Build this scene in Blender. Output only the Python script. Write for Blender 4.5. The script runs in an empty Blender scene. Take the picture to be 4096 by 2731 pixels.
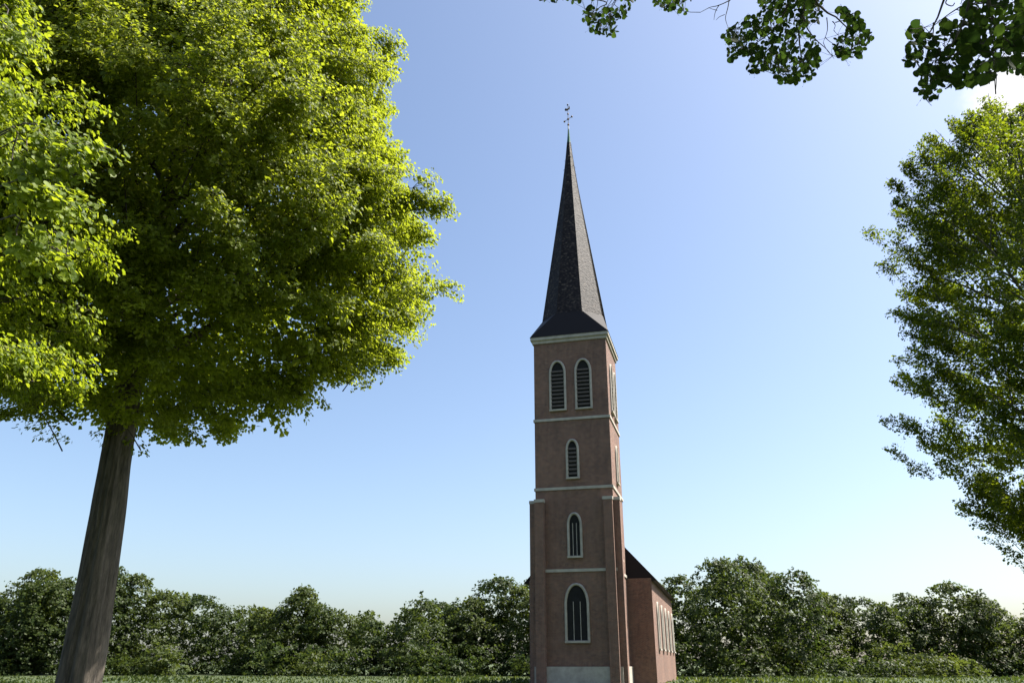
import bpy, bmesh, math, random
import numpy as np
from mathutils import Vector, Matrix
R = math.radians
scene = bpy.context.scene
rng = np.random.default_rng(7)
random.seed(7)

# ------------------------------------------------------------------ camera
PITCH, LENS = 22.0, 28.0
F = LENS / 36.0 * 4096.0                       # focal length in photograph pixels
EYE = np.array([0.0, 0.0, 1.6])
cam_data = bpy.data.cameras.new('camera'); cam = bpy.data.objects.new('camera', cam_data)
scene.collection.objects.link(cam); scene.camera = cam
cam.location = EYE; cam.rotation_euler = (R(90 + PITCH), 0, 0)
cam_data.lens = LENS; cam_data.sensor_width = 36; cam_data.clip_end = 5000; cam_data.clip_start = .05
CP, SP = math.cos(R(PITCH)), math.sin(R(PITCH))

# ------------------------------------------------------------------ sky and sun
SUN_AZ, SUN_EL = 80.0, 53.0                    # clockwise from the viewing direction / above the horizon
to_sun = Vector((math.sin(R(SUN_AZ)) * math.cos(R(SUN_EL)), math.cos(R(SUN_AZ)) * math.cos(R(SUN_EL)), math.sin(R(SUN_EL))))
world = bpy.data.worlds.new('World'); scene.world = world; world.use_nodes = True
wt = world.node_tree; wn, wl = wt.nodes, wt.links
sky = wn.new('ShaderNodeTexSky'); sky.sky_type = 'NISHITA'; sky.sun_disc = False
sky.sun_elevation = R(SUN_EL); sky.sun_rotation = R(SUN_AZ)
sky.air_density = 1.0; sky.dust_density = 2.4; sky.ozone_density = 2.2; sky.altitude = 50
bg = wn['Background']; bg.inputs[1].default_value = .087
wl.new(sky.outputs[0], bg.inputs[0])
# fair-weather cloud drifting in from the right
tc = wn.new('ShaderNodeTexCoord'); cmap = wn.new('ShaderNodeVectorMath'); cmap.operation = 'DOT_PRODUCT'
cd = Vector((2175, CP * F - SP * 930, SP * F + CP * 930)).normalized()
cmap.inputs[1].default_value = cd
cn = wn.new('ShaderNodeTexNoise'); cn.inputs['Scale'].default_value = 9; cn.inputs['Detail'].default_value = 7; cn.inputs['Roughness'].default_value = .55
wl.new(tc.outputs['Generated'], cmap.inputs[0]); wl.new(tc.outputs['Generated'], cn.inputs['Vector'])
ca = wn.new('ShaderNodeMath'); ca.operation = 'MULTIPLY_ADD'; ca.inputs[1].default_value = .012; 
wl.new(cn.outputs[0], ca.inputs[0]); wl.new(cmap.outputs['Value'], ca.inputs[2])
cr = wn.new('ShaderNodeMapRange'); cr.interpolation_type = 'SMOOTHSTEP'
cr.inputs['From Min'].default_value = 1.0018; cr.inputs['From Max'].default_value = 1.0052
wl.new(ca.outputs[0], cr.inputs['Value'])
bg2 = wn.new('ShaderNodeBackground'); bg2.inputs[0].default_value = (1, 1, 1, 1); bg2.inputs[1].default_value = .46
wm = wn.new('ShaderNodeMixShader'); wl.new(cr.outputs[0], wm.inputs[0]); wl.new(bg.outputs[0], wm.inputs[1]); wl.new(bg2.outputs[0], wm.inputs[2])
wl.new(wm.outputs[0], wn['World Output'].inputs[0])

sun_data = bpy.data.lights.new('sun', 'SUN'); sun_data.energy = 5.0; sun_data.angle = R(.53); sun_data.color = (1, .945, .86)
sun = bpy.data.objects.new('sun', sun_data); scene.collection.objects.link(sun)
sun.rotation_euler = to_sun.to_track_quat('Z', 'Y').to_euler(); sun.location = (40, 20, 60)
vs = scene.view_settings; vs.view_transform = 'Standard'; vs.look = 'None'; vs.exposure = 1.4; vs.gamma = 1
vs.use_curve_mapping = False
scene.cycles.max_bounces = 10; scene.cycles.transmission_bounces = 8; scene.cycles.diffuse_bounces = 6

# ------------------------------------------------------------------ helpers
def ray(px, py):
    u, v = px - 2048.0, 1365.5 - py
    return np.array([u, CP * F - SP * v, SP * F + CP * v])
def at(px, py, Y):                              # point seen at a photograph pixel, Y metres ahead
    d = ray(px, py); return EYE + d * (Y / d[1])
def project(p):
    q = np.asarray(p) - EYE
    y, z = q[..., 1], q[..., 2]
    dep = np.maximum(CP * y + SP * z, .05)
    return 2048 + q[..., 0] / dep * F, 1365.5 - (CP * z - SP * y) / dep * F, dep
def unit(a):
    return a / np.maximum(np.linalg.norm(a, axis=-1, keepdims=True), 1e-9)
def tag(o, label=None, cat=None, group=None, kind=None):
    for k, v in (('label', label), ('category', cat), ('group', group), ('kind', kind)):
        if v: o[k] = v
    return o
def empty(name, loc=(0, 0, 0), parent=None):
    o = bpy.data.objects.new(name, None); scene.collection.objects.link(o); o.location = loc; o.parent = parent
    return o
def link(name, me, mat=None, parent=None, kind=None):
    o = bpy.data.objects.new(name, me); scene.collection.objects.link(o)
    if mat is not None and not me.materials:
        for m in (mat if isinstance(mat, (list, tuple)) else [mat]): me.materials.append(m)
    if parent is not None:
        o.parent = parent
        o.matrix_parent_inverse = Matrix.Translation(-abs_loc(parent))
    if kind: o['kind'] = kind
    return o
def abs_loc(o):
    v = Vector(o.location)
    while o.parent is not None: o = o.parent; v = v + o.location if o.type == 'EMPTY' and False else v
    return v
def mesh_np(name, V, faces, tint=None, mi=None, smooth=False):
    """V (n,3); faces = list of (m,k) index arrays"""
    me = bpy.data.meshes.new(name)
    V = np.asarray(V, np.float32); me.vertices.add(len(V)); me.vertices.foreach_set('co', V.ravel())
    faces = [np.asarray(f, np.int32) for f in faces if len(f)]
    tot = np.concatenate([np.full(len(f), f.shape[1], np.int32) for f in faces])
    idx = np.concatenate([f.ravel() for f in faces])
    me.loops.add(len(idx)); me.loops.foreach_set('vertex_index', idx)
    me.polygons.add(len(tot)); st = np.zeros(len(tot), np.int32); st[1:] = np.cumsum(tot)[:-1]
    me.polygons.foreach_set('loop_start', st)
    if mi is not None: me.polygons.foreach_set('material_index', np.asarray(mi, np.int32))
    me.polygons.foreach_set('use_smooth', np.full(len(tot), smooth, bool))
    if tint is not None:
        a = me.attributes.new('tint', 'FLOAT', 'FACE'); a.data.foreach_set('value', np.asarray(tint, np.float32))
    me.update(calc_edges=True); me.validate()
    return me
class Tubes:
    def __init__(s): s.V, s.Fq, s.n = [], [], 0
    def add(s, P, r, sides=6):
        P = np.asarray(P, float); r = np.broadcast_to(np.asarray(r, float), (len(P),))
        T = unit(np.gradient(P, axis=0)); ref = np.array([.31, .23, .92])
        if abs(T[0] @ ref) > .9: ref = np.array([1., .1, 0])
        A = unit(np.cross(T, ref)); B = np.cross(T, A)
        ang = np.arange(sides) * 2 * np.pi / sides
        ring = P[:, None] + r[:, None, None] * (np.cos(ang)[None, :, None] * A[:, None] + np.sin(ang)[None, :, None] * B[:, None])
        k = len(P); i = np.arange(k - 1)[:, None] * sides + np.arange(sides)[None]
        j = np.arange(k - 1)[:, None] * sides + (np.arange(sides)[None] + 1) % sides
        s.Fq.append((np.stack([i, j, j + sides, i + sides], -1).reshape(-1, 4)) + s.n)
        s.V.append(ring.reshape(-1, 3)); s.n += k * sides
        return s
    def mesh(s, name): return mesh_np(name, np.concatenate(s.V), [np.concatenate(s.Fq)], smooth=True)
def bez(p0, p1, p2, n=8):
    t = np.linspace(0, 1, n)[:, None]
    return (1 - t) ** 2 * np.asarray(p0) + 2 * t * (1 - t) * np.asarray(p1) + t * t * np.asarray(p2)
def smooth_poly(P, n=4):
    P = np.asarray(P, float); out = []
    for i in range(len(P) - 1):
        a, b, c, d = P[max(i - 1, 0)], P[i], P[i + 1], P[min(i + 2, len(P) - 1)]
        for t in np.arange(n) / n:
            out.append(.5 * (2 * b + (c - a) * t + (2 * a - 5 * b + 4 * c - d) * t * t + (3 * b - a - 3 * c + d) * t ** 3))
    return np.array(out + [P[-1]])

# ------------------------------------------------------------------ materials
def new_mat(name):
    m = bpy.data.materials.new(name); m.use_nodes = True; t = m.node_tree
    return m, t.nodes, t.links, t.nodes['Principled BSDF'], t.nodes['Material Output']
def noise(n, l, scale, detail=5, vec=None, rough=.6):
    x = n.new('ShaderNodeTexNoise'); x.inputs['Scale'].default_value = scale; x.inputs['Detail'].default_value = detail
    x.inputs['Roughness'].default_value = rough
    if vec is not None: l.new(vec, x.inputs['Vector'])
    return x
def ramp(n, l, src, stops):
    r = n.new('ShaderNodeValToRGB'); e = r.color_ramp.elements
    while len(e) < len(stops): e.new(.5)
    for k, (p, c) in enumerate(stops): e[k].position = p; e[k].color = (*c, 1)
    l.new(src, r.inputs[0]); return r
def leaf_mat(name, dark, light, t_dark, t_light, fac=.45, rough=.5, spec=.18):
    m, n, l, b, out = new_mat(name)
    at_ = n.new('ShaderNodeAttribute'); at_.attribute_name = 'tint'
    oi = n.new('ShaderNodeObjectInfo')
    s = n.new('ShaderNodeMath'); s.operation = 'ADD'; l.new(at_.outputs['Fac'], s.inputs[0]); l.new(oi.outputs['Random'], s.inputs[1])
    fr = n.new('ShaderNodeMath'); fr.operation = 'FRACT'; l.new(s.outputs[0], fr.inputs[0])
    c1 = ramp(n, l, fr.outputs[0], [(0, dark), (.8, light), (1, tuple(x * 1.25 for x in light))])
    c2 = ramp(n, l, fr.outputs[0], [(0, t_dark), (1, t_light)])
    g = n.new('ShaderNodeNewGeometry'); nz = noise(n, l, 45, 3, g.outputs['Position'])
    mx = n.new('ShaderNodeMix'); mx.data_type = 'RGBA'; mx.blend_type = 'MULTIPLY'; mx.inputs[0].default_value = .55
    l.new(c1.outputs[0], mx.inputs[6]); l.new(nz.outputs[0], mx.inputs[7])
    l.new(mx.outputs[2], b.inputs['Base Color']); b.inputs['Roughness'].default_value = rough; b.inputs['Specular IOR Level'].default_value = spec
    tr = n.new('ShaderNodeBsdfTranslucent'); l.new(c2.outputs[0], tr.inputs[0])
    ms = n.new('ShaderNodeMixShader'); ms.inputs[0].default_value = fac
    l.new(b.outputs[0], ms.inputs[1]); l.new(tr.outputs[0], ms.inputs[2]); l.new(ms.outputs[0], out.inputs[0])
    return m
def bark_mat(name, a, b_):
    m, n, l, b, out = new_mat(name)
    tcd = n.new('ShaderNodeTexCoord'); mp = n.new('ShaderNodeMapping'); mp.inputs['Scale'].default_value = (5.5, 5.5, .8)
    l.new(tcd.outputs['Object'], mp.inputs[0]); nz = noise(n, l, 2.2, 8, mp.outputs[0], .7)
    r = ramp(n, l, nz.outputs[0], [(.3, a), (.7, b_)]); l.new(r.outputs[0], b.inputs['Base Color'])
    bp = n.new('ShaderNodeBump'); bp.inputs['Strength'].default_value = .8; bp.inputs['Distance'].default_value = .03
    l.new(nz.outputs[0], bp.inputs['Height']); l.new(bp.outputs[0], b.inputs['Normal']); b.inputs['Roughness'].default_value = .9
    return m
M = {}
M['leaf_yellow'] = leaf_mat('lime_leaf_sunny', (.09, .13, .018), (.17, .215, .035), (.29, .365, .012), (.52, .58, .035), .48)
M['leaf_bright'] = leaf_mat('lime_leaf_fresh', (.08, .13, .016), (.19, .25, .035), (.28, .38, .012), (.52, .60, .03), .45)
M['leaf_shaded'] = leaf_mat('lime_leaf_shaded', (.018, .034, .008), (.034, .055, .012), (.026, .058, .010), (.065, .115, .012), .42, .65, .04)  # shade on the overhanging boughs is partly put into this darker leaf colour
M['leaf_small'] = leaf_mat('hornbeam_leaf', (.03, .056, .008), (.065, .10, .014), (.13, .21, .006), (.38, .45, .014), .44)
M['leaf_far'] = leaf_mat('far_leaf', (.02, .042, .012), (.075, .10, .02), (.04, .08, .015), (.18, .22, .03), .35)
M['bract'] = leaf_mat('lime_bract', (.28, .31, .08), (.38, .40, .12), (.38, .42, .06), (.52, .55, .10), .4)
M['bark'] = bark_mat('lime_bark', (.022, .018, .014), (.15, .125, .10))
M['bark_grey'] = bark_mat('hornbeam_bark', (.05, .046, .04), (.15, .14, .12))
M['twig'] = bark_mat('dark_twig', (.02, .015, .014), (.05, .04, .035))

def plain(name, col, rough=.6, metal=0, nscale=3, var=.3):
    m, n, l, b, out = new_mat(name)
    g = n.new('ShaderNodeNewGeometry'); nz = noise(n, l, nscale, 6, g.outputs['Position'])
    r = ramp(n, l, nz.outputs[0], [(.25, tuple(c * (1 - var) for c in col)), (.75, tuple(min(1, c * (1 + var)) for c in col))])
    l.new(r.outputs[0], b.inputs['Base Color']); b.inputs['Roughness'].default_value = rough; b.inputs['Metallic'].default_value = metal; b.inputs['Specular IOR Level'].default_value = .2
    return m
M['copper'] = plain('green_copper', (.03, .11, .08), .7, 0, 5, .45)
M['lead'] = plain('pale_lead', (.30, .31, .31), .5, .2, 8, .2)
M['iron'] = plain('dark_iron', (.03, .028, .026), .45, .6, 20, .3)
M['gilt'] = plain('worn_gilt', (.13, .075, .02), .5, .45, 12, .4)
M['stone'] = plain('pale_stone', (.36, .33, .28), .85, 0, 2, .25)
M['louvre'] = plain('weathered_wood', (.09, .075, .06), .8, 0, 9, .35)
M['inner_shade'] = plain('painted_inner_shade', (.015, .015, .015), .9)  # shade inside the openings, put into a near-black colour
# slates
m, n, l, b, out = new_mat('dark_slate'); M['slate'] = m
a_ = n.new('ShaderNodeAttribute'); a_.attribute_name = 'tint'
r_ = ramp(n, l, a_.outputs['Fac'], [(0, (.011, .009, .010)), (.6, (.027, .021, .021)), (.9, (.048, .038, .033)), (1, (.10, .08, .065))])
l.new(r_.outputs[0], b.inputs['Base Color']); b.inputs['Roughness'].default_value = .6; b.inputs['Specular IOR Level'].default_value = .18
# brick
m, n, l, b, out = new_mat('old_red_brick'); M['brick'] = m
uvn = n.new('ShaderNodeTexCoord'); bt = n.new('ShaderNodeTexBrick')
bt.inputs['Color1'].default_value = (.17, .075, .05, 1); bt.inputs['Color2'].default_value = (.10, .046, .034, 1); bt.inputs['Mortar'].default_value = (.26, .23, .19, 1)
bt.inputs['Scale'].default_value = 1; bt.inputs['Brick Width'].default_value = .25; bt.inputs['Row Height'].default_value = .077; bt.inputs['Mortar Size'].default_value = .008
l.new(uvn.outputs['UV'], bt.inputs['Vector'])
g = n.new('ShaderNodeNewGeometry'); nz = noise(n, l, .35, 8, g.outputs['Position'])
mx = n.new('ShaderNodeMix'); mx.data_type = 'RGBA'; mx.blend_type = 'MULTIPLY'; mx.inputs[0].default_value = .8
mpb = n.new('ShaderNodeMapping'); mpb.inputs['Scale'].default_value = (2.2, 2.2, .18); l.new(g.outputs['Position'], mpb.inputs[0])
nst = noise(n, l, 1.1, 7, mpb.outputs[0], .65); sm = n.new('ShaderNodeMath'); sm.operation = 'MULTIPLY_ADD'; sm.inputs[1].default_value = .28; sm.inputs[2].default_value = .02
l.new(nst.outputs[0], sm.inputs[0]); sa = n.new('ShaderNodeMath'); sa.operation = 'MULTIPLY_ADD'; sa.inputs[1].default_value = .35; nf = noise(n, l, 3.5, 8, g.outputs['Position'], .75); sb = n.new('ShaderNodeMath'); sb.operation = 'MULTIPLY_ADD'; sb.inputs[1].default_value = .45; l.new(nf.outputs[0], sb.inputs[0])
l.new(nz.outputs[0], sa.inputs[0]); l.new(sm.outputs[0], sb.inputs[2]); l.new(sb.outputs[0], sa.inputs[2])
rr = ramp(n, l, sa.outputs[0], [(.36, (.34, .31, .30)), (.5, (.82, .8, .78)), (.62, (1.25, 1.2, 1.12))])
l.new(bt.outputs[0], mx.inputs[6]); l.new(rr.outputs[0], mx.inputs[7]); l.new(mx.outputs[2], b.inputs['Base Color']); b.inputs['Roughness'].default_value = .9
bp = n.new('ShaderNodeBump'); bp.inputs['Strength'].default_value = .6; bp.inputs['Distance'].default_value = .01; bp.invert = True
l.new(bt.outputs['Fac'], bp.inputs['Height']); l.new(bp.outputs[0], b.inputs['Normal'])
# lawn
m, n, l, b, out = new_mat('lawn'); M['lawn'] = m
g = n.new('ShaderNodeNewGeometry'); n1 = noise(n, l, .12, 6, g.outputs['Position']); n2 = noise(n, l, 14, 6, g.outputs['Position'])
mx = n.new('ShaderNodeMix'); mx.data_type = 'RGBA'; mx.blend_type = 'MULTIPLY'; mx.inputs[0].default_value = .7
r1 = ramp(n, l, n1.outputs[0], [(.3, (.045, .08, .018)), (.7, (.085, .11, .03))]); l.new(r1.outputs[0], mx.inputs[6]); l.new(n2.outputs[0], mx.inputs[7])
l.new(mx.outputs[2], b.inputs['Base Color']); b.inputs['Roughness'].default_value = .95
bp = n.new('ShaderNodeBump'); bp.inputs['Distance'].default_value = .06; l.new(n2.outputs[0], bp.inputs['Height']); l.new(bp.outputs[0], b.inputs['Normal'])

# ------------------------------------------------------------------ ground
N = 60; gx = np.sign(np.linspace(-1, 1, N)) * np.abs(np.linspace(-1, 1, N)) ** 2.5 * 2500
X, Yg = np.meshgrid(gx, gx); Z = .25 * np.sin(X * .021) * np.cos(Yg * .017) * np.clip(np.hypot(X, Yg) / 60 - .6, 0, 1)
i = (np.arange(N - 1)[:, None] * N + np.arange(N - 1)[None]).ravel()
ground = link('ground', mesh_np('ground', np.stack([X, Yg, Z], -1).reshape(-1, 3), [np.stack([i, i + 1, i + N + 1, i + N], -1)], smooth=True), M['lawn'])
ground['kind'] = 'structure'

# ------------------------------------------------------------------ church
CH_Y = 67.0
C0 = at(2284, 836, CH_Y); CX = C0[0]
church = empty('church', (CX, CH_Y, 0))
tag(church, 'church with a slender dark slate spire topped by a weathercock and gilt ball cross', 'church')
LOS = math.atan2(CX, CH_Y)
YAW = R(9.5) * -1 - LOS                        # tower front is turned slightly to the left
def ch_z(py): return at(2284, py, CH_Y)[2]
def hw(py, px): d = ray(2284, py); return px * CH_Y / d[1]
prof = [(ch_z(571), hw(571, 7.2)), (ch_z(625), hw(625, 13.5)), (ch_z(680), hw(680, 20.9)), (ch_z(755), hw(755, 32.5)), (ch_z(836), hw(836, 46.5))]
z, r0 = prof[-1]
while r0 < 3.3: z -= .5; r0 += .5 * .15; prof.append((z, r0))
EAVE = z
pz = np.array([p[0] for p in prof])[::-1]; pr = np.array([p[1] for p in prof])[::-1]
def spire_r(zz): return np.interp(zz, pz, pr)
def local(pts):                                # tower-local (x right, y back) -> church-local
    p = np.asarray(pts, float); c, s = math.cos(YAW), math.sin(YAW)
    return np.stack([p[..., 0] * c - p[..., 1] * s, p[..., 0] * s + p[..., 1] * c, p[..., 2]], -1)
spire = empty('spire', (0, 0, 0), church)
TOPZ = pz[-1]
def ch_link(name, me, mat, parent=church, kind=None):
    o = bpy.data.objects.new(name, me); scene.collection.objects.link(o); o.parent = parent
    for q in (mat if isinstance(mat, (list, tuple)) else [mat]): me.materials.append(q)
    if kind: o['kind'] = kind
    return o
OA = [R(22.5 + 45 * k) for k in range(8)]
def oct_ring(r, zz): return [(r * math.sin(a), -r * math.cos(a), zz) for a in OA]
# spire boarding under the slates
zs = np.linspace(EAVE, TOPZ, 30)
V = np.concatenate([np.array(oct_ring(spire_r(q) - .03, q)) for q in zs])
i = np.arange(29)[:, None] * 8 + np.arange(8); j = np.arange(29)[:, None] * 8 + (np.arange(8) + 1) % 8
ch_link('boarding', mesh_np('boarding', local(V), [np.stack([i, j, j + 8, i + 8], -1).reshape(-1, 4)]), M['slate'], spire)
# slates: every one a small tilted slab, in overlapping courses
EXPO = .112
SV, SF, ST = [], [], []; nv = 0
cz = np.arange(EAVE, TOPZ - .02, EXPO)
for ci, zc in enumerate(cz):
    ra, rb = spire_r(zc) + .018, spire_r(min(zc + EXPO * 1.25, TOPZ)) - .002
    lo, hi = np.array(oct_ring(ra, zc)), np.array(oct_ring(rb, zc + EXPO * 1.25))
    for f in range(8):
        a0, a1 = lo[f], lo[(f + 1) % 8]; b0, b1 = hi[f], hi[(f + 1) % 8]
        w = np.linalg.norm(a1 - a0); k = max(1, int(round(w / .17)))
        e = (np.arange(k + 1) + (.5 if ci % 2 and k > 1 else 0)) / k; e = np.clip(np.concatenate([[0], e]), 0, 1) if ci % 2 else e
        e = np.unique(np.clip(e, 0, 1)); nrm = unit(np.cross(a1 - a0, b0 - a0))
        for s in range(len(e) - 1):
            g0, g1 = e[s] + .02 / k, e[s + 1] - .02 / k
            if g1 - g0 < .02: continue
            lift = rng.uniform(0, .012); dz = rng.uniform(-.012, .012)
            p = [a0 + (a1 - a0) * g0, a0 + (a1 - a0) * g1, b0 + (b1 - b0) * g1, b0 + (b1 - b0) * g0]
            p[0] = p[0] + nrm * lift + [0, 0, dz]; p[1] = p[1] + nrm * (lift + rng.uniform(-.006, .006)) + [0, 0, dz]
            q = [p[0] - nrm * .025, p[1] - nrm * .025]
            SV += p + q; SF += [(nv, nv + 1, nv + 2, nv + 3), (nv + 4, nv + 5, nv + 1, nv)]; tv = rng.random() ** 1.3; ST += [tv, tv]; nv += 6
ch_link('slate_courses', mesh_np('slate_courses', local(np.array(SV)), [np.array(SF)], tint=ST), M['slate'], spire, 'stuff')
for f in range(8):                              # lead-dressed hips
    a = OA[f]; P = [(spire_r(q) * math.sin(a) * 1.012, -spire_r(q) * math.cos(a) * 1.012, q) for q in zs]
    ch_link('hip_flashing', Tubes().add(local(P), .022, 5).mesh('hip_flashing'), M['slate'], spire)
# copper cap and lead collar
def lathe(name, prof_, sides, mat, parent, x=0, y=0, smooth=True):
    V, n_ = [], len(prof_)
    for (rr_, zz) in prof_:
        for k in range(sides): V.append((x + rr_ * math.sin(2 * math.pi * (k + .5) / sides), y - rr_ * math.cos(2 * math.pi * (k + .5) / sides), zz))
    i = np.arange(n_ - 1)[:, None] * sides + np.arange(sides); j = np.arange(n_ - 1)[:, None] * sides + (np.arange(sides) + 1) % sides
    return ch_link(name, mesh_np(name, local(np.array(V)), [np.stack([i, j, j + sides, i + sides], -1).reshape(-1, 4)], smooth=smooth), mat, parent)
zc0, zc1, zc2 = ch_z(571), ch_z(517), ch_z(504)
lathe('copper_cap', [(.215, zc0 - .10), (.20, zc0 - .02), (.165, zc0 + .28), (.12, zc0 + .8), (.085, zc0 + 1.3), (.062, zc1)], 8, M['copper'], spire, smooth=False)
lathe('lead_collar', [(.066, zc1 - .02), (.06, zc1 + .2), (.045, zc2)], 10, M['lead'], spire)
finial = empty('finial', (0, 0, 0), church)
zb = {k: ch_z(380 + v / 3.337) for k, v in dict(tip=100, top=135, cock=192, mid=257, cross=325, low=400).items()}
ch_link('rod', Tubes().add(local([(0, 0, zc1), (0, 0, zb['low']), (0, 0, zb['mid']), (0, 0, zb['top'] + .1)]), [.04, .032, .026, .016], 8).mesh('rod'), M['iron'], finial)
ch_link('lightning_tip', Tubes().add(local([(0, 0, zb['top'] + .05), (0, 0, zb['tip'])]), [.012, .006], 6).mesh('lightning_tip'), M['lead'], finial)
def ball(p, r, mat, name='ball', parent=finial):
    bm = bmesh.new(); bmesh.ops.create_uvsphere(bm, u_segments=16, v_segments=10, radius=r)
    bmesh.ops.translate(bm, verts=bm.verts, vec=Vector(local(p)))
    for fc in bm.faces: fc.smooth = True
    me = bpy.data.meshes.new(name); bm.to_mesh(me); bm.free(); return ch_link(name, me, mat, parent)
ball((0, 0, zb['top']), .09, M['iron']); ball((0, 0, zb['mid']), .095, M['gilt']); ball((0, 0, zb['low']), .11, M['gilt']); ball((0, 0, zb['cross']), .11, M['gilt'])
ad = np.array([.345, -.40]); cA, sA = math.cos(-YAW), math.sin(-YAW); ad = np.array([ad[0] * cA - ad[1] * sA, ad[0] * sA + ad[1] * cA])
cross = ch_link('cross_arm', Tubes().add(local([(-ad[0], -ad[1], zb['cross']), (0, 0, zb['cross']), (ad[0], ad[1], zb['cross'])]), .026, 8).mesh('cross_arm'), M['iron'], finial)
for s in (-1, 1): ball((s * ad[0], s * ad[1], zb['cross']), .10, M['gilt'])
# weathercock: a solid silhouette with thickness, breast to the left, tail raised to the right
ck = [(-.36, .02), (-.34, .13), (-.27, .17), (-.22, .12), (-.10, .05), (.05, .04), (.12, .12), (.12, .27), (.18, .36), (.25, .33), (.22, .22), (.28, .12), (.27, .0),
      (.20, -.06), (.24, -.13), (.18, -.12), (.10, -.08), (.02, -.16), (-.06, -.20), (-.16, -.20), (-.28, -.16), (-.34, -.08)]
bm = bmesh.new(); wd = unit(np.array([.86, -.35])); wd = np.array([wd[0] * cA - wd[1] * sA, wd[0] * sA + wd[1] * cA])
vs_ = [bm.verts.new(local((x * wd[0] * .82, x * wd[1] * .82, zb['cock'] + y * .9))) for x, y in ck]
fc = bm.faces.new(vs_); ex = bmesh.ops.extrude_face_region(bm, geom=[fc])
nrm = Vector(local((wd[1], -wd[0], 0))) * .05
bmesh.ops.translate(bm, verts=[v for v in ex['geom'] if isinstance(v, bmesh.types.BMVert)], vec=nrm)
bmesh.ops.triangulate(bm, faces=bm.faces); bmesh.ops.recalc_face_normals(bm, faces=bm.faces)
me = bpy.data.meshes.new('weathercock'); bm.to_mesh(me); bm.free(); wc = ch_link('weathercock', me, M['gilt'], finial)
ball((-.22 * wd[0], -.22 * wd[1], zb['cock'] - .02), .115, M['iron'], 'breast', wc)
# iron ladder hooks on the slates
for (py, ang, s) in ((683, -82, 1), (677, 88, 1), (694, 80, .8), (706, 88, .7), (585, 70, .6), (635, 40, .7), (635, 5, .7), (670, 20, .7), (672, 60, .7), (645, -84, .8)):
    a = R(ang); zz = ch_z(py); r_ = spire_r(zz) * (.97 if abs((ang + 22.5) % 45 - 0) < 12 else .94)
    o_ = np.array([math.sin(a), -math.cos(a), 0])
    pts = [o_ * (r_ - .02) + [0, 0, zz], o_ * (r_ + .10 * s) + [0, 0, zz - .01], o_ * (r_ + .11 * s) + [0, 0, zz + .14 * s], o_ * (r_ + .02) + [0, 0, zz + .15 * s]]
    ch_link('ladder_hook', Tubes().add(local(pts), .014, 5).mesh('ladder_hook'), M['iron'], spire)

# tower and nave (stand below what the photograph still shows)
def uv_box(bm, x0, x1, y0, y1, z0, z1, uv):
    v = [bm.verts.new(local(p)) for p in ((x0, y0, z0), (x1, y0, z0), (x1, y1, z0), (x0, y1, z0), (x0, y0, z1), (x1, y0, z1), (x1, y1, z1), (x0, y1, z1))]
    for idx, uu in (((0, 1, 5, 4), (x0, x1)), ((1, 2, 6, 5), (y0, y1)), ((2, 3, 7, 6), (x1, x0)), ((3, 0, 4, 7), (y1, y0)), ((4, 5, 6, 7), None), ((3, 2, 1, 0), None)):
        f = bm.faces.new([v[q] for q in idx])
        if uu:
            for lp, co in zip(f.loops, ((uu[0], z0), (uu[1], z0), (uu[1], z1), (uu[0], z1))): lp[uv].uv = co
def box_part(name, boxes, mat, parent=church, bevel=0):
    bm = bmesh.new(); uv = bm.loops.layers.uv.new('UVMap')
    for q in boxes: uv_box(bm, *q, uv)
    me = bpy.data.meshes.new(name); bm.to_mesh(me); bm.free()
    o = ch_link(name, me, mat, parent)
    return o
T = 3.15
tower = box_part('tower', [(-T, T, -T, T, 0, EAVE - .3)], M['brick'])
box_part('plinth', [(-T - .18, T + .18, -T - .18, T + .18, -.2, 1.4)], M['stone'])
for zz in (8.2, 14.6, 20.4): box_part('string_course', [(-T - .09, T + .09, -T - .09, T + .09, zz, zz + .22)], M['stone'])
box_part('cornice', [(-T - .12, T + .12, -T - .12, T + .12, EAVE - .62, EAVE - .34), (-T - .26, T + .26, -T - .26, T + .26, EAVE - .337, EAVE - .06)], M['stone'])
for sx in (-1, 1):
    for (x0, x1, y0, y1) in ((T - .75, T - .02, -T - .5, -T + .1), (T - .1, T + .5, -T + .02, -T + .75)):
        a, c = sorted((sx * x0, sx * x1))
        bt_ = box_part('buttress', [(a, c, y0, y1, 0, 13.6)], M['brick'])
        box_part('buttress_cap', [(a - .04, c + .04, y0 - .04, y1, 13.6, 13.85)], M['stone'], bt_)
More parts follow.
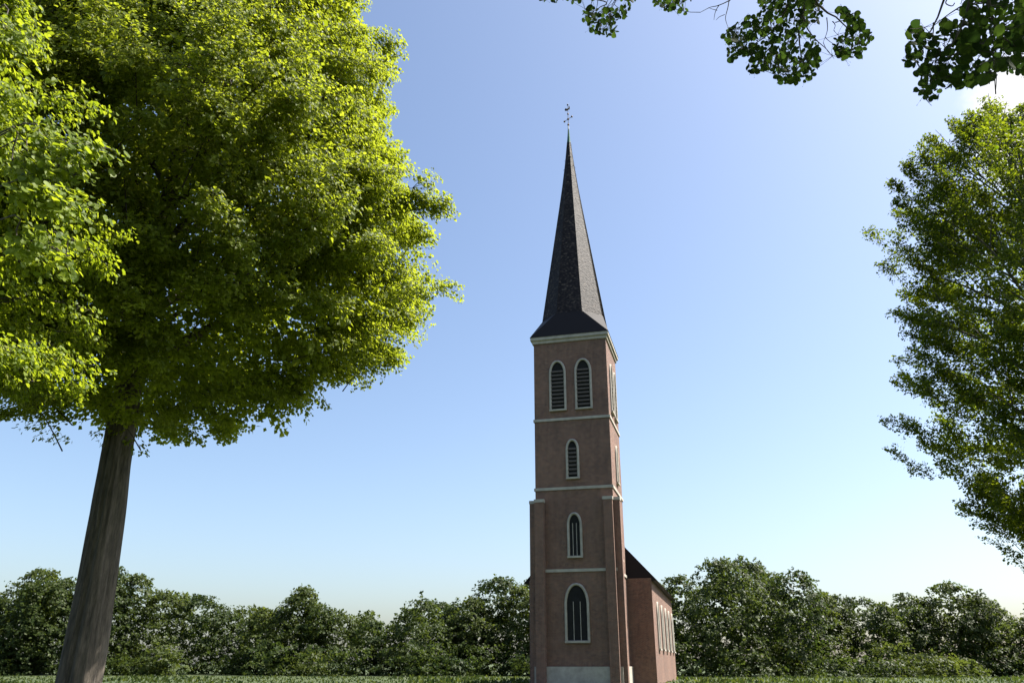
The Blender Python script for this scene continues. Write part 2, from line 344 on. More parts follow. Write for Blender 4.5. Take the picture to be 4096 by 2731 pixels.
# spire foot sheltering the tower corners
rb = spire_r(EAVE)
V = local(np.array([(-T - .3, -T - .3, EAVE - .06), (T + .3, -T - .3, EAVE - .06), (T + .3, T + .3, EAVE - .06), (-T - .3, T + .3, EAVE - .06)] + oct_ring(spire_r(EAVE + 2.4) + .01, EAVE + 2.4)))
bm = bmesh.new(); vv = [bm.verts.new(p) for p in V]; bmesh.ops.convex_hull(bm, input=bm.verts); me = bpy.data.meshes.new('spire_foot'); bm.to_mesh(me); bm.free()
ch_link('spire_foot', me, M['slate'], spire)
def lancet(cx, z0, z1, w, face, slats=True):
    """pointed opening: stone surround, near-black slab painted as the shade inside, sloping louvre boards; face 0 front, 1 right"""
    def tr(x, d, zz): return (x, -T - d, zz) if face == 0 else (T + d, x, zz) if face == 1 else (5.2 + d, x, zz)
    def arch(hw_, top, k=7):
        pts = [(cx - hw_, z0), (cx + hw_, z0)]; sp = top - hw_ * 1.6
        for q in np.linspace(0, 1, k): pts.append((cx + hw_ * (1 - q ** 1.7), sp + hw_ * 1.6 * math.sin(q * math.pi / 2)))
        for q in np.linspace(1, 0, k)[1:]: pts.append((cx - hw_ * (1 - q ** 1.7), sp + hw_ * 1.6 * math.sin(q * math.pi / 2)))
        return pts
    def slab(name, pts, d0, d1, mat, parent):
        bm = bmesh.new(); a = [bm.verts.new(local(tr(x, d0, zz))) for x, zz in pts]; b2 = [bm.verts.new(local(tr(x, d1, zz))) for x, zz in pts]
        bm.faces.new(b2); bm.faces.new(a[::-1])
        for q in range(len(pts)): bm.faces.new((a[q], a[(q + 1) % len(pts)], b2[(q + 1) % len(pts)], b2[q]))
        bmesh.ops.recalc_face_normals(bm, faces=bm.faces); me = bpy.data.meshes.new(name); bm.to_mesh(me); bm.free(); return ch_link(name, me, mat, parent)
    win = slab('belfry_opening' if slats else 'window', arch(w / 2, z1), -.1, .012, M['inner_shade'], church)
    P = np.array([tr(x, .05, zz) for x, zz in arch(w / 2 + .06, z1 + .08)[1:] + [arch(w / 2 + .06, z1)[0]]])
    ch_link('surround', Tubes().add(local(P), .11, 6).mesh('surround'), M['stone'], win)
    sx = [tr(cx - w / 2 - .16, d_, zz) for d_, zz in ((.0, z0 - .16), (.2, z0 - .16), (.2, z0 - .02), (.0, z0 + .02))] + [tr(cx + w / 2 + .16, d_, zz) for d_, zz in ((.0, z0 - .16), (.2, z0 - .16), (.2, z0 - .02), (.0, z0 + .02))]
    bm = bmesh.new(); [bm.verts.new(local(p)) for p in sx]; bmesh.ops.convex_hull(bm, input=bm.verts); me = bpy.data.meshes.new('sill'); bm.to_mesh(me); bm.free(); ch_link('sill', me, M['stone'], win)
    if not slats:
        for dx in (-w / 6, w / 6): ch_link('mullion', Tubes().add(local([tr(cx + dx, .03, z0), tr(cx + dx, .03, z1 - w * .75)]), .03, 4).mesh('mullion'), M['stone'], win)
    if slats:
        for zz in np.arange(z0 + .2, z1 - w * .8, .34):
            bm = bmesh.new(); A = [tr(cx - w / 2, .015, zz + .16), tr(cx + w / 2, .015, zz + .16), tr(cx + w / 2, .12, zz), tr(cx - w / 2, .12, zz)]
            vv = [bm.verts.new(local(p)) for p in A]; fc = bm.faces.new(vv); ex = bmesh.ops.extrude_face_region(bm, geom=[fc])
            bmesh.ops.translate(bm, verts=[q for q in ex['geom'] if isinstance(q, bmesh.types.BMVert)], vec=(0, 0, .04)); bmesh.ops.recalc_face_normals(bm, faces=bm.faces)
            me = bpy.data.meshes.new('louvre'); bm.to_mesh(me); bm.free(); ch_link('louvre', me, M['louvre'], win)
for face in (0, 1):
    for cx in (-1.1, 1.1): lancet(cx, 21.4, 25.6, 1.15, face)
    lancet(0, 15.6, 18.6, .8, face); lancet(0, 9.4, 12.6, .9, face, False)
lancet(0, 3.2, 7.2, 1.6, 0, False)
nave = box_part('nave_wall', [(-5.2, 5.2, T - .02, T + 24, 0, 8.2)], M['brick'])
bm = bmesh.new(); vv = [bm.verts.new(local(p)) for p in ((-5.7, T + .02, 8.0), (5.7, T + .02, 8.0), (0, T + .02, 14.2), (-5.7, T + 24.3, 8.0), (5.7, T + 24.3, 8.0), (0, T + 24.3, 14.2))]
for q in ((0, 1, 2), (5, 4, 3), (1, 4, 5, 2), (3, 0, 2, 5), (0, 3, 4, 1)): bm.faces.new([vv[k] for k in q])
bmesh.ops.recalc_face_normals(bm, faces=bm.faces); me = bpy.data.meshes.new('nave_roof'); bm.to_mesh(me); bm.free(); ch_link('nave_roof', me, M['slate'])

for yy in (7, 11.5, 16, 20.5, 25): lancet(yy, 2.8, 6.4, 1.2, 2, False)

# ------------------------------------------------------------------ leaves
# template in (side, along, normal)
def tmpl(kind):
    if kind == 'kite':   # two triangles folded on the midrib
        v = [(0, 0, 0), (-.42, .42, .07), (0, 1, -.06), (.42, .42, .07)]; return np.array(v, float), [[(0, 2, 1), (0, 3, 2)]]
    if kind == 'six':
        v = [(0, 0, 0), (-.46, .2, .08), (-.38, .68, .06), (0, 1.02, -.10), (.38, .68, .06), (.46, .2, .08)]
        return np.array(v, float), [[(0, 3, 2, 1), (0, 5, 4, 3)]]
    if kind == 'bract':
        v = [(-.09, 0, 0), (.09, 0, 0), (.12, .55, .07), (.05, 1, 0), (-.05, 1, 0), (-.12, .55, .07)]
        return np.array(v, float), [[(0, 1, 2, 5), (5, 2, 3, 4)]]
    # heart-shaped lime leaf with a drawn-out tip, slightly toothed
    side = [(.10, -.035), (.26, -.03), (.40, .07), (.49, .22), (.505, .36), (.485, .48), (.45, .58), (.375, .70), (.29, .78), (.17, .87), (.07, .945)]
    mid = [(0, 0, 0), (0, .3, -.02), (0, .6, -.04), (0, .85, -.06), (0, 1.05, -.12)]
    V = list(mid); nL = len(side)
    z = lambda x, y: .16 * x - .10 * max(y - .5, 0) ** 2 + .03 * math.sin(9 * y)
    V += [(-x, y, z(x, y)) for x, y in side] + [(x, y, z(x, y)) for x, y in side]
    Fq, Ft = [], []
    def half(o, flip):
        def a(*q): (Fq if len(q) == 4 else Ft).append(q if not flip else q[::-1])
        a(0, o, o + 1); a(0, o + 1, o + 2, 1); a(1, o + 2, o + 3); a(1, o + 3, o + 4); a(1, o + 4, o + 5, 2); a(2, o + 5, o + 6); a(2, o + 6, o + 7, 3); a(3, o + 7, o + 8); a(3, o + 8, o + 9, o + 10) ; a(3, o + 10, 4)
    half(5, False); half(5 + nL, True)
    # petiole
    k = len(V); V += [(-.012, 0, 0), (.012, 0, 0), (.008, -.32, .06), (-.008, -.32, .06)]; Fq.append((k, k + 1, k + 2, k + 3))
    return np.array(V, float), [Ft, Fq]
def frames(along, normal):
    a = unit(along); n_ = normal - (normal * a).sum(-1, keepdims=True) * a; n_ = unit(n_); s = np.cross(a, n_)
    return s, a, n_
def leaves_mesh(name, sets, mats, smooth=False):
    """sets: list of (kind, pos, along, normal, size, tint, material index)"""
    VV, F3, F4, T3, T4, I3, I4, nv = [], [], [], [], [], [], [], 0
    for kind, pos, al, nm, sz, ti, mi in sets:
        if not len(pos): continue
        tv, fs = tmpl(kind); s, a, n_ = frames(al, nm)
        V = pos[:, None] + sz[:, None, None] * (tv[None, :, 0:1] * s[:, None] + tv[None, :, 1:2] * a[:, None] + tv[None, :, 2:3] * n_[:, None])
        k = len(tv); base = nv + np.arange(len(pos)) * k; VV.append(V.reshape(-1, 3)); nv += V.shape[0] * k
        for f in fs:
            if not len(f): continue
            f = np.array(f); g = (base[:, None, None] + f[None]).reshape(-1, f.shape[1]); t_ = np.repeat(ti, len(f)); m_ = np.full(len(g), mi)
            if f.shape[1] == 3: F3.append(g); T3.append(t_); I3.append(m_)
            else: F4.append(g); T4.append(t_); I4.append(m_)
    faces = [np.concatenate(x) for x in (F3, F4) if x]; tint = np.concatenate(T3 + T4); mi = np.concatenate(I3 + I4)
    me = mesh_np(name, np.concatenate(VV), faces, tint, mi, smooth)
    for m_ in mats: me.materials.append(m_)
    return me
LEAF_ME = {}
def leaf_meshes(mat, tag_):
    if tag_ not in LEAF_ME:
        out = []
        for k in range(4):
            me = leaves_mesh('leaf', [('heart', np.zeros((1, 3)), np.array([[0, 1., 0]]), np.array([[0, 0, 1.]]), np.ones(1), np.array([k * .25]), 0)], [mat], True)
            co = np.empty(len(me.vertices) * 3, np.float32); me.vertices.foreach_get('co', co); co = co.reshape(-1, 3)
            co[:, 2] += (k - 1.5) * .10 * co[:, 1] ** 2 + .06 * (k % 2) * np.sin(7 * co[:, 0] + k); co[:, 0] *= (1.0, 1.08, 1.04, .95)[k]
            me.vertices.foreach_set('co', co.ravel()); me.update(); out.append(me)
        LEAF_ME[tag_] = out
    return LEAF_ME[tag_]
def leaf_parts(parent, idx, pos, al, nm, sz, mat, tag_):
    s, a, n_ = frames(al, nm); ms = leaf_meshes(mat, tag_); off = np.array(parent.location)
    for q in idx:
        o = bpy.data.objects.new('leaf', ms[int(q) % 4]); scene.collection.objects.link(o); o.parent = parent
        m_ = Matrix([[s[q, r_] * sz[q], a[q, r_] * sz[q], n_[q, r_] * sz[q], pos[q, r_] - off[r_]] for r_ in range(3)] + [[0, 0, 0, 1]])
        o.matrix_basis = m_
def split_nearest(pos, sz, limit=300, spread=None):
    px, py, dep = project(pos)
    inf = (px > 5) & (px < 4090) & (py > 5) & (py < 836)
    score = np.where(inf, sz / dep, -1)
    order = np.argsort(-score)[:limit]; order = order[score[order] > 0]
    keep = np.ones(len(pos), bool); keep[order] = False
    return order, keep

# ------------------------------------------------------------------ trees
def vnoise(p, seed):
    r_ = np.random.default_rng(seed); out = np.zeros(len(p))
    for k in range(6):
        d = unit(r_.normal(size=3)); f = r_.uniform(.5, 1.6); out += np.sin(p @ d * f * 1.7 + r_.uniform(0, 6.3)) / 6 * 1.8
    return out
class Tree:
    def __init__(s, name, loc, label, group, bark, twigmat):
        s.root = empty(name, loc); tag(s.root, label, 'tree', group); s.loc = np.array(loc, float); s.bark, s.twigmat = bark, twigmat
        s.nodes = []; s.tw = Tubes()
    def part(s, name, me, mat=None, kind=None):
        # mesh is in world coordinates: move it to the tree's base
        co = np.empty(len(me.vertices) * 3, np.float32); me.vertices.foreach_get('co', co); co = co.reshape(-1, 3) - s.loc.astype(np.float32)
        me.vertices.foreach_set('co', co.ravel()); me.update()
        o = bpy.data.objects.new(name, me); scene.collection.objects.link(o); o.parent = s.root
        if mat is not None and not me.materials: me.materials.append(mat)
        if kind: o['kind'] = kind
        return o
    def trunk(s, H, r, lean=(0, 0), top=.8):
        z_ = np.linspace(-.3, H * top, 16); w = vnoise(np.stack([z_ * .3, z_ * 0, z_ * 0], -1), 3) * .18
        P = np.stack([s.loc[0] + w + lean[0] * z_ / H, s.loc[1] + w[::-1] * .6 + lean[1] * z_ / H, z_], -1)
        rr_ = r * (1 - .82 * (z_ / (H * top)).clip(0, 1)) * (1 + .7 * np.exp(-(z_ + .3) / .35)); s.tp, s.tr, s.H = P, rr_, H
        tb = Tubes().add(smooth_poly(P, 8), np.interp(np.arange(len(P) * 8 - 7) / 8, np.arange(len(P)), rr_), 48); ax3 = np.repeat(smooth_poly(P, 8), 48, 0)
        q = tb.V[0]; rad = q - ax3; a_ = np.arctan2(rad[:, 1], rad[:, 0]); cyl = np.stack([np.cos(a_) * 3, np.sin(a_) * 3, q[:, 2] * .5], -1)
        rid = 1 + .075 * np.sin(a_ * 17 + 2.2 * vnoise(cyl * 1.5, 4)) + .05 * vnoise(cyl * 3, 5) + .06 * np.sin(a_ * 5 + q[:, 2] * .3)
        tb.V[0] = ax3 + rad * rid[:, None]; s.part('trunk', tb.mesh('trunk'), s.bark)
        s.nodes.append(P[3:])
    def trunk_at(s, z_): return np.array([np.interp(z_, s.tp[:, 2], s.tp[:, k]) for k in range(3)]), np.interp(z_, s.tp[:, 2], s.tr)
    def branch(s, P, r0, r1=.02, name='branch', sub=0, rad=None, seed=0):
        P = smooth_poly(P, 4) if len(P) < 8 else np.asarray(P); k = len(P)
        P = P + np.stack([vnoise(P * 1.2, seed + q) for q in range(3)], -1) * .10 * np.linspace(0, 1, k)[:, None]
        o = s.part(name, Tubes().add(P, np.linspace(r0, r1, k) , 8).mesh(name), s.bark)
        s.nodes.append(P); return P
    def limbs(s, env, n_l, z0, z1, reach=.8, rise=.35, sub=6, r0=.16, seed=0, az_off=0):
        r_ = np.random.default_rng(seed)
        for k in range(n_l):
            zz = z0 + (z1 - z0) * (k / max(n_l - 1, 1)); az = az_off + k * 2.39996 + r_.uniform(-.3, .3)
            p0, tr_ = s.trunk_at(zz); d = np.array([math.cos(az), math.sin(az), 0])
            zt = zz + rise * env(zz + 1) + r_.uniform(0, 1.5); Rr = env(zt) * reach * r_.uniform(.85, 1.05)
            if Rr < .6: continue
            p2 = np.array([*(s.tp[0, :2] + d[:2] * Rr), zt]); p1 = p0 + (p2 - p0) * .45 + [0, 0, .9 + .1 * Rr]
            P = s.branch(bez(p0, p1, p2, 12), max(.04, min(r0, tr_ * .6)), .022, seed=seed + k * 7)
            for q in range(sub):
                t_ = .25 + .72 * q / sub; b0 = P[int(t_ * (len(P) - 1))]; fwd = unit(P[-1] - P[0])
                sd = np.cross(fwd, [0, 0, 1]) * (1 if q % 2 else -1); L = env(b0[2]) * .32 * r_.uniform(.7, 1.3) + .6
                e = b0 + unit(fwd * .7 + sd * r_.uniform(.5, 1) + [0, 0, r_.uniform(-.15, .5)]) * L
                B = bez(b0, (b0 + e) / 2 + [0, 0, .25], e, 6); s.tw.add(B, np.linspace(.032, .01, 6), 5); s.nodes.append(B)
    def connect(s, C, r=.009, every=1, curve=.15, lim=2.2):
        nd = np.concatenate(s.nodes)
        for st in range(0, len(C), 500):
            c = C[st:st + 500:every]; d2 = ((c[:, None] - nd[None]) ** 2).sum(-1); j = d2.argmin(1)
            for p, q, dd in zip(c, nd[j], d2.min(1)):
                if dd > lim * lim: continue
                s.tw.add(bez(q, (p + q) / 2 + [0, 0, curve * np.linalg.norm(p - q)], p, 4), np.linspace(r * 1.6, r * .6, 4), 3)
    def finish_twigs(s):
        if s.tw.n: s.part('twigs', s.tw.mesh('twigs'), s.twigmat, 'stuff')

def sample_env(n_, axis, env, z0, z1, seed, shell=2.6, lump=.9, face=None, thresh=-.55):
    """random spray centres in a lumpy envelope of revolution, denser towards the outside"""
    r_ = np.random.default_rng(seed); out = []
    tot = 0
    while tot < n_:
        m_ = n_ * 3; zz = r_.uniform(z0, z1, m_); az = r_.uniform(0, 2 * np.pi, m_); Rm = env(zz)
        acc = r_.random(m_) < Rm / Rm.max()
        zz, az, Rm = zz[acc], az[acc], Rm[acc]
        ca, sa = np.cos(az), np.sin(az)
        q = np.stack([axis[0] + ca * Rm, axis[1] + sa * Rm, zz], -1)
        Rl = Rm + lump * vnoise(q * .75, seed + 1) + lump * .55 * vnoise(q * 2.1, seed + 2)
        rad = np.maximum(Rl, .2) * r_.random(len(zz)) ** (1 / shell)
        p = np.stack([axis[0] + ca * rad, axis[1] + sa * rad, zz], -1)
        fl = np.array([1, 1, 1.7]); ok = vnoise(p * fl * 1.3, seed + 3) + .45 * vnoise(p * fl * 2.9, seed + 4) > thresh
        if face is not None: ok &= r_.random(len(p)) < face(p)
        p = p[ok]; out.append(p); tot += len(p)
    return np.concatenate(out)[:n_]
def boughlets(tree, n_, axis, env, z0, z1, seed, L, rise, wl, wv, per, droop=.4, lump=.9, face=None, shell=12, prune=None):
    """leafy side boughs ending at the crown's lumpy surface: spray centres fanned along each"""
    Q = sample_env(n_, axis, env, z0, z1, seed, shell, lump, face, -9); r_ = np.random.default_rng(seed + 50); out = []
    if prune is not None: Q = prune(Q)
    for q in Q:
        o = q - np.array([axis[0], axis[1], q[2]]); d = unit(unit(o) + r_.normal(0, .3, 3) + [0, 0, rise]); l_ = L * r_.uniform(.65, 1.25)
        t_ = np.linspace(0, 1, 7); ln = q - d * (l_ * (1 - t_))[:, None]; ln[:, 2] += droop * (.25 - (t_ - .5) ** 2) * l_ * .6
        tree.tw.add(ln, np.linspace(.02, .005, 7), 4); tree.nodes.append(ln)
        k = r_.random(per) ** .75; sd = unit(np.cross(d, [0, 0, 1.])); up_ = np.cross(sd, d)
        p = np.stack([np.interp(k, t_, ln[:, c]) for c in range(3)], -1)
        p += sd * (r_.uniform(-1, 1, per) * wl * (1.12 - k) ** .6)[:, None] + up_ * (r_.normal(0, wv, per))[:, None]
        out.append(p)
    return np.concatenate(out)
def spray_leaves(C, axis, per, L, W, size, seed, droop=.5, up=.8, updir=0.0, jit=.5):
    """per leaves round every spray centre: along a drooping shoot with side shoots"""
    r_ = np.random.default_rng(seed); n_ = len(C); m_ = n_ * per
    outw = C - np.array([axis[0], axis[1], 0]); outw[:, 2] = 0; outw = unit(outw)
    A = unit(outw + r_.normal(0, .45, (n_, 3)) + np.array([0, 0, updir]))
    S = unit(np.cross(A, np.array([0, 0, 1.]) + r_.normal(0, .35, (n_, 3)))); Nn = np.cross(S, A)
    ii = np.repeat(np.arange(n_), per); t_ = r_.uniform(-.5, .5, m_); sd = r_.uniform(-1, 1, m_); sd = np.sign(sd) * np.abs(sd) ** .8
    wid = W * (1 - .7 * np.clip(t_ + .3, 0, 1))
    sag = -droop * .35 * L * (t_ + .5) ** 2
    P = C[ii] + A[ii] * (t_ * L)[:, None] + S[ii] * (sd * wid)[:, None] + Nn[ii] * r_.normal(0, .09 * W + .03, m_)[:, None]
    P[:, 2] += sag - .25 * droop * (sd * wid) ** 2
    al = A[ii] * .5 + S[ii] * (np.sign(sd) * .6)[:, None] + r_.normal(0, jit, (m_, 3)) + np.array([0, 0, -droop])
    nm = np.array([0, 0, up]) + outw[ii] * .7 + r_.normal(0, jit, (m_, 3))
    return P, al, nm, size * np.exp(r_.normal(0, .22, m_)), r_.random(m_)
LIME_GROUP = 'lime trees in front of the church'

# outlines read from the photograph, used to prune the crowns (rows above the lost part only)
def prune_right(C, rows, margin):
    px, py, _ = project(C); r_ = np.array(rows, float)
    return C[(py > 836) | (px < np.interp(py, r_[:, 0], r_[:, 1]) - margin)]
def prune_poly(C, poly):
    px, py, _ = project(C); return C[(py > 836) | inside(px, py, np.array(poly, float))]
def inside(px, py, poly):
    x, y = np.asarray(poly).T; c = np.zeros(len(px), bool); j = len(x) - 1
    for i in range(len(x)):
        c ^= ((y[i] > py) != (y[j] > py)) & (px < (x[j] - x[i]) * (py - y[i]) / (y[j] - y[i] + 1e-9) + x[i]); j = i
    return c
# ---- the big lime on the left
ROWS_A = [(-900, 1480), (0, 1485), (60, 1475), (100, 1455), (122, 1500), (150, 1572), (220, 1578), (350, 1568), (420, 1585), (480, 1592), (540, 1615), (600, 1645), (640, 1655), (700, 1690), (760, 1712), (800, 1765), (836, 1800)]
ROWS_B = [(-900, 215), (0, 215), (60, 190), (110, 300), (200, 312), (260, 300), (330, 370), (400, 432), (440, 420), (500, 400), (540, 375), (600, 300), (700, 215), (836, 190)]
axA = (-11.0, 22.0)
envA = lambda z_: np.interp(z_, [8.2, 9.4, 11, 13, 15.1, 16.2, 17.3, 19.9, 22, 23.7, 25.5, 27.5, 29], [2.5, 5.6, 7.6, 8.6, 8.7, 8.2, 7.7, 7.2, 7.1, 6.3, 4.8, 2.6, .3])
A = Tree('lime_tree', (*axA, 0), 'large yellow-green lime tree filling the upper left, nearest the spire', LIME_GROUP, M['bark'], M['twig'])
A.trunk(27, .52)
A.limbs(envA, 22, 9.2, 24, .66, .35, 7, .2, 21)
tipA = at(1770, 820, 20.5)
pb = A.branch([A.trunk_at(9.5)[0], at(760, 850, 20.5), at(1080, 690, 19.6), at(1250, 600, 19.2)], .2, .03, seed=5)
pb = A.branch([A.trunk_at(10)[0], at(1100, 900, 20.6), at(1400, 890, 20.8), tipA], .07, .006, seed=6)
A.branch([at(1060, 700, 19.7), at(1130, 520, 19.4), at(1330, 400, 19.3)], .07, .012, seed=8)
faceA = lambda p: np.where((p[:, 1] < axA[1] + 2.0) | (p[:, 0] > axA[0] + 4.5), 1, .2)
CA = boughlets(A, 540, axA, envA, 8.2, 29, 31, 2.5, .14, .8, .15, 19, .5, 1.0, faceA, 9, lambda q: prune_right(q, ROWS_A, 26))
CA = prune_right(CA, ROWS_A, 30)
along = np.concatenate([q[len(q) // 3:] for q in A.nodes[-3:]]); CA = np.concatenate([CA, along[rng.choice(len(along), 60)] + rng.normal(0, .3, (60, 3))])
ex = np.array([at(1600, 800, 20.6), at(1650, 800, 20.6), at(1690, 808, 20.5), at(1725, 815, 20.5), at(1750, 824, 20.4), at(1690, 735, 20.6), at(1660, 780, 20.6), at(1560, 170, 21), at(1545, 150, 21), at(1525, 165, 21), at(1550, 215, 21), at(1540, 260, 21), at(1785, 836, 20.4)])
CA = np.concatenate([CA, np.repeat(ex, 5, 0) + rng.normal(0, .16, (len(ex) * 5, 3))])
A.connect(CA, .008, 2)
P, al, nm, sz, ti = spray_leaves(CA, axA, 46, .76, .34, .085, 41, .55, .75, 0, .30)
CI = sample_env(4600, axA, lambda z_: envA(z_) * .84, 9, 27.5, 35, 3.5, .6, None, -.9); PI, aI, nI, sI, tI = spray_leaves(CI, axA, 26, 1.1, .6, .17, 36, .5, .7)
order, keep = split_nearest(P, sz)
r_ = np.random.default_rng(9); bi = r_.choice(len(P), len(P) // 4, False)
fol = leaves_mesh('foliage', [('six', P[keep], al[keep], nm[keep], sz[keep], ti[keep], 0), ('kite', PI, aI, nI, sI, tI, 0),
    ('bract', P[bi] + r_.normal(0, .03, (len(bi), 3)), np.array([0, 0, -1.]) + r_.normal(0, .55, (len(bi), 3)), r_.normal(0, 1, (len(bi), 3)) + [.3, -.3, 0], r_.uniform(.06, .095, len(bi)), r_.random(len(bi)), 1)], [M['leaf_yellow'], M['bract']])
A.part('foliage', fol, None, 'stuff'); A.finish_twigs()
leaf_parts(A.root, order, P, al, nm, sz, M['leaf_yellow'], 'A')

# ---- the nearer lime at the left edge
axB = (-13.2, 12.2)
envB = lambda z_: np.interp(z_, [4.6, 5.6, 7, 8.5, 10.6, 11.3, 12.4, 13.7, 15.2, 16.6, 17.4], [1.5, 3.6, 4.9, 5.2, 5.1, 5.0, 4.3, 3.7, 2.7, 1.3, .2])
B = Tree('lime_tree', (*axB, 0), 'fresh green lime tree with large leaves, cut by the left edge of the picture', LIME_GROUP, M['bark'], M['twig'])
B.trunk(16.5, .3); B.limbs(envB, 14, 3.6, 14, .66, .3, 6, .12, 61)
near = []
for (w, k) in (([(-40, 560, 9.6), (180, 560, 9.3), (300, 590, 9.1), (430, 607, 9.0)], 30), ([(-60, 620, 9.4), (120, 610, 9.2), (230, 640, 9.1), (318, 690, 9.0)], 28),
               ([(-40, 760, 9.0), (90, 790, 8.9), (190, 820, 8.8), (300, 834, 8.8)], 28), ([(-60, 560, 9.2), (40, 640, 9.1), (110, 720, 9.0), (180, 740, 8.9)], 22),
               ([(-60, 60, 10.5), (20, 120, 10.2), (90, 160, 10.0), (130, 180, 10.0)], 16), ([(-60, 900, 9.0), (80, 960, 8.9), (200, 1000, 8.8), (300, 1040, 8.8)], 18)):
    st, _ = B.trunk_at(6.5 if w[0][1] > 300 else 9.5)
    pts = [st] + [at(*q) for q in w]; PB = B.branch(pts, .014, .004, seed=int(w[0][1])); L = len(PB)
    t_ = rng.uniform(.42, 1, k) ** .8; near.append(PB[(t_ * (L - 1)).astype(int)] + rng.normal(0, .13, (k, 3)) * np.array([1.2, 1.2, .7]))
CB = boughlets(B, 230, axB, lambda z_: envB(z_) + .2, 4.6, 17.4, 71, 1.7, .1, .5, .11, 15, .5, .8, None, 7, lambda q: prune_right(q, ROWS_B, 26))
CB = prune_right(CB, ROWS_B, 30)
pxb, pyb, _ = project(CB)
CBn = np.concatenate(near)
B.connect(CB, .007, 2); B.connect(CBn, .005, 1)
P1, al1, nm1, sz1, ti1 = spray_leaves(CB, axB, 34, .75, .32, .082, 72, .6, .75, 0, .35)
CI = sample_env(1800, axB, lambda z_: envB(z_) * .8, 5.5, 16.5, 75, 2.2, .3, None, -.9); PI, aI, nI, sI, tI = spray_leaves(CI, axB, 22, .9, .5, .13, 76, .5, .7)
P2, al2, nm2, sz2, ti2 = spray_leaves(CBn, axB, 12, .40, .2, .085, 73, .75, .8, 0, .32)
P, al, nm, sz, ti = [np.concatenate(q) for q in ((P1, P2), (al1, al2), (nm1, nm2), (sz1, sz2), (ti1, ti2))]
order, keep = split_nearest(P, sz); far = keep & (np.linalg.norm(P - EYE, axis=1) > 12.0); mid = keep & ~far
bi = rng.choice(len(P1), len(P1) // 9, False)
fol = leaves_mesh('foliage', [('six', P[far], al[far], nm[far], sz[far], ti[far], 0), ('kite', PI, aI, nI, sI, tI, 0), ('heart', P[mid], al[mid], nm[mid], sz[mid], ti[mid], 0),
    ('bract', P1[bi] + rng.normal(0, .03, (len(bi), 3)), np.array([0, 0, -1.]) + rng.normal(0, .55, (len(bi), 3)), rng.normal(0, 1, (len(bi), 3)) + [.3, -.3, 0], rng.uniform(.07, .1, len(bi)), rng.random(len(bi)), 1)], [M['leaf_bright'], M['bract']])
B.part('foliage', fol, None, 'stuff'); B.finish_twigs()
leaf_parts(B.root, order, P, al, nm, sz, M['leaf_bright'], 'B')

# ---- the small-leaved tree on the right
axC = (25.0, 33.0)
envC = lambda z_: np.interp(z_, [5.5, 7.5, 10, 13, 18, 21.8, 23.4, 25.7, 27, 28, 28.8], [2.0, 5.2, 7, 7.4, 7.3, 6.5, 5.7, 4.0, 2.7, 1.3, .3])
Ct = Tree('broadleaf_tree', (*axC, 0), 'small-leaved backlit tree at the right edge below the cloud', None, M['bark_grey'], M['bark_grey'])
Ct.trunk(27, .42, (0, 0), .8); Ct.limbs(envC, 26, 4.5, 22.5, .76, .7, 7, .14, 81)
plume = []
for (tip, base_z) in (((3536, 716, 32), 17.5), ((3600, 642, 32), 19), ((3640, 596, 32.5), 20), ((3665, 566, 32), 20.5), ((3785, 482, 32.5), 22.5), ((3812, 468, 33), 22.5), ((3884, 440, 32), 23.5), ((3925, 385, 32.5), 24.5), ((3970, 408, 33), 24.5), ((4030, 445, 33), 24.5), ((4085, 410, 33), 24.5), ((3560, 790, 32), 16.5), ((3572, 835, 31), 15.5), ((3600, 560, 34), 20), ((3700, 540, 33), 21)):
    if tip[0] == 3600 and tip[1] == 560: continue
    e = at(*tip); p0, _ = Ct.trunk_at(base_z); PB = Ct.branch(bez(p0, p0 + (e - p0) * .6 + [0, 0, -.2], e, 14), .06, .006, seed=int(tip[0]))
    t_ = rng.uniform(.55, 1, 34) ** .75; w = (1.06 - t_)[:, None]
    plume.append(PB[(t_ * (len(PB) - 1)).astype(int)] + rng.normal(0, 1, (34, 3)) * w * np.array([.8, 1.1, .5]))
polyC = [(3549, 836), (3549, 794), (3575, 770), (3545, 716), (3600, 730), (3640, 755), (3672, 728), (3655, 718), (3600, 690), (3592, 671), (3629, 652), (3602, 642), (3680, 628), (3640, 612), (3672, 592), (3660, 566), (3760, 560), (3790, 542), (3768, 512), (3781, 479), (3808, 459), (3850, 470), (3877, 439), (3900, 403), (3927, 380), (3960, 400), (3997, 440), (4020, 470), (4030, 443), (4080, 413), (4300, 400), (5200, 400), (5200, 836)]
CC = np.concatenate([prune_poly(boughlets(Ct, 430, axC, lambda z_: envC(z_) + .3, 5.5, 29, 91, 2.7, .8, .42, .16, 18, 0, 1.1, lambda p: np.where((p[:, 0] < axC[0] + 3), 1, .4), 6, lambda q: prune_poly(q, polyC)), polyC)] + plume)
Ct.connect(CC, .009, 2, .05)
P, al, nm, sz, ti = spray_leaves(CC, axC, 30, .75, .22, .098, 92, .1, .7, .6, .42)
CI = sample_env(1500, axC, lambda z_: envC(z_) * .72, 7, 26, 95, 2.6, .8, None, -.3); PI, aI, nI, sI, tI = spray_leaves(CI, axC, 24, 1.0, .5, .15, 96, .2, .6)
Ct.part('foliage', leaves_mesh('foliage', [('kite', P, al, nm, sz * 1.1, ti, 0), ('kite', PI, aI, nI, sI, tI, 0)], [M['leaf_small']]), None, 'stuff'); Ct.finish_twigs()

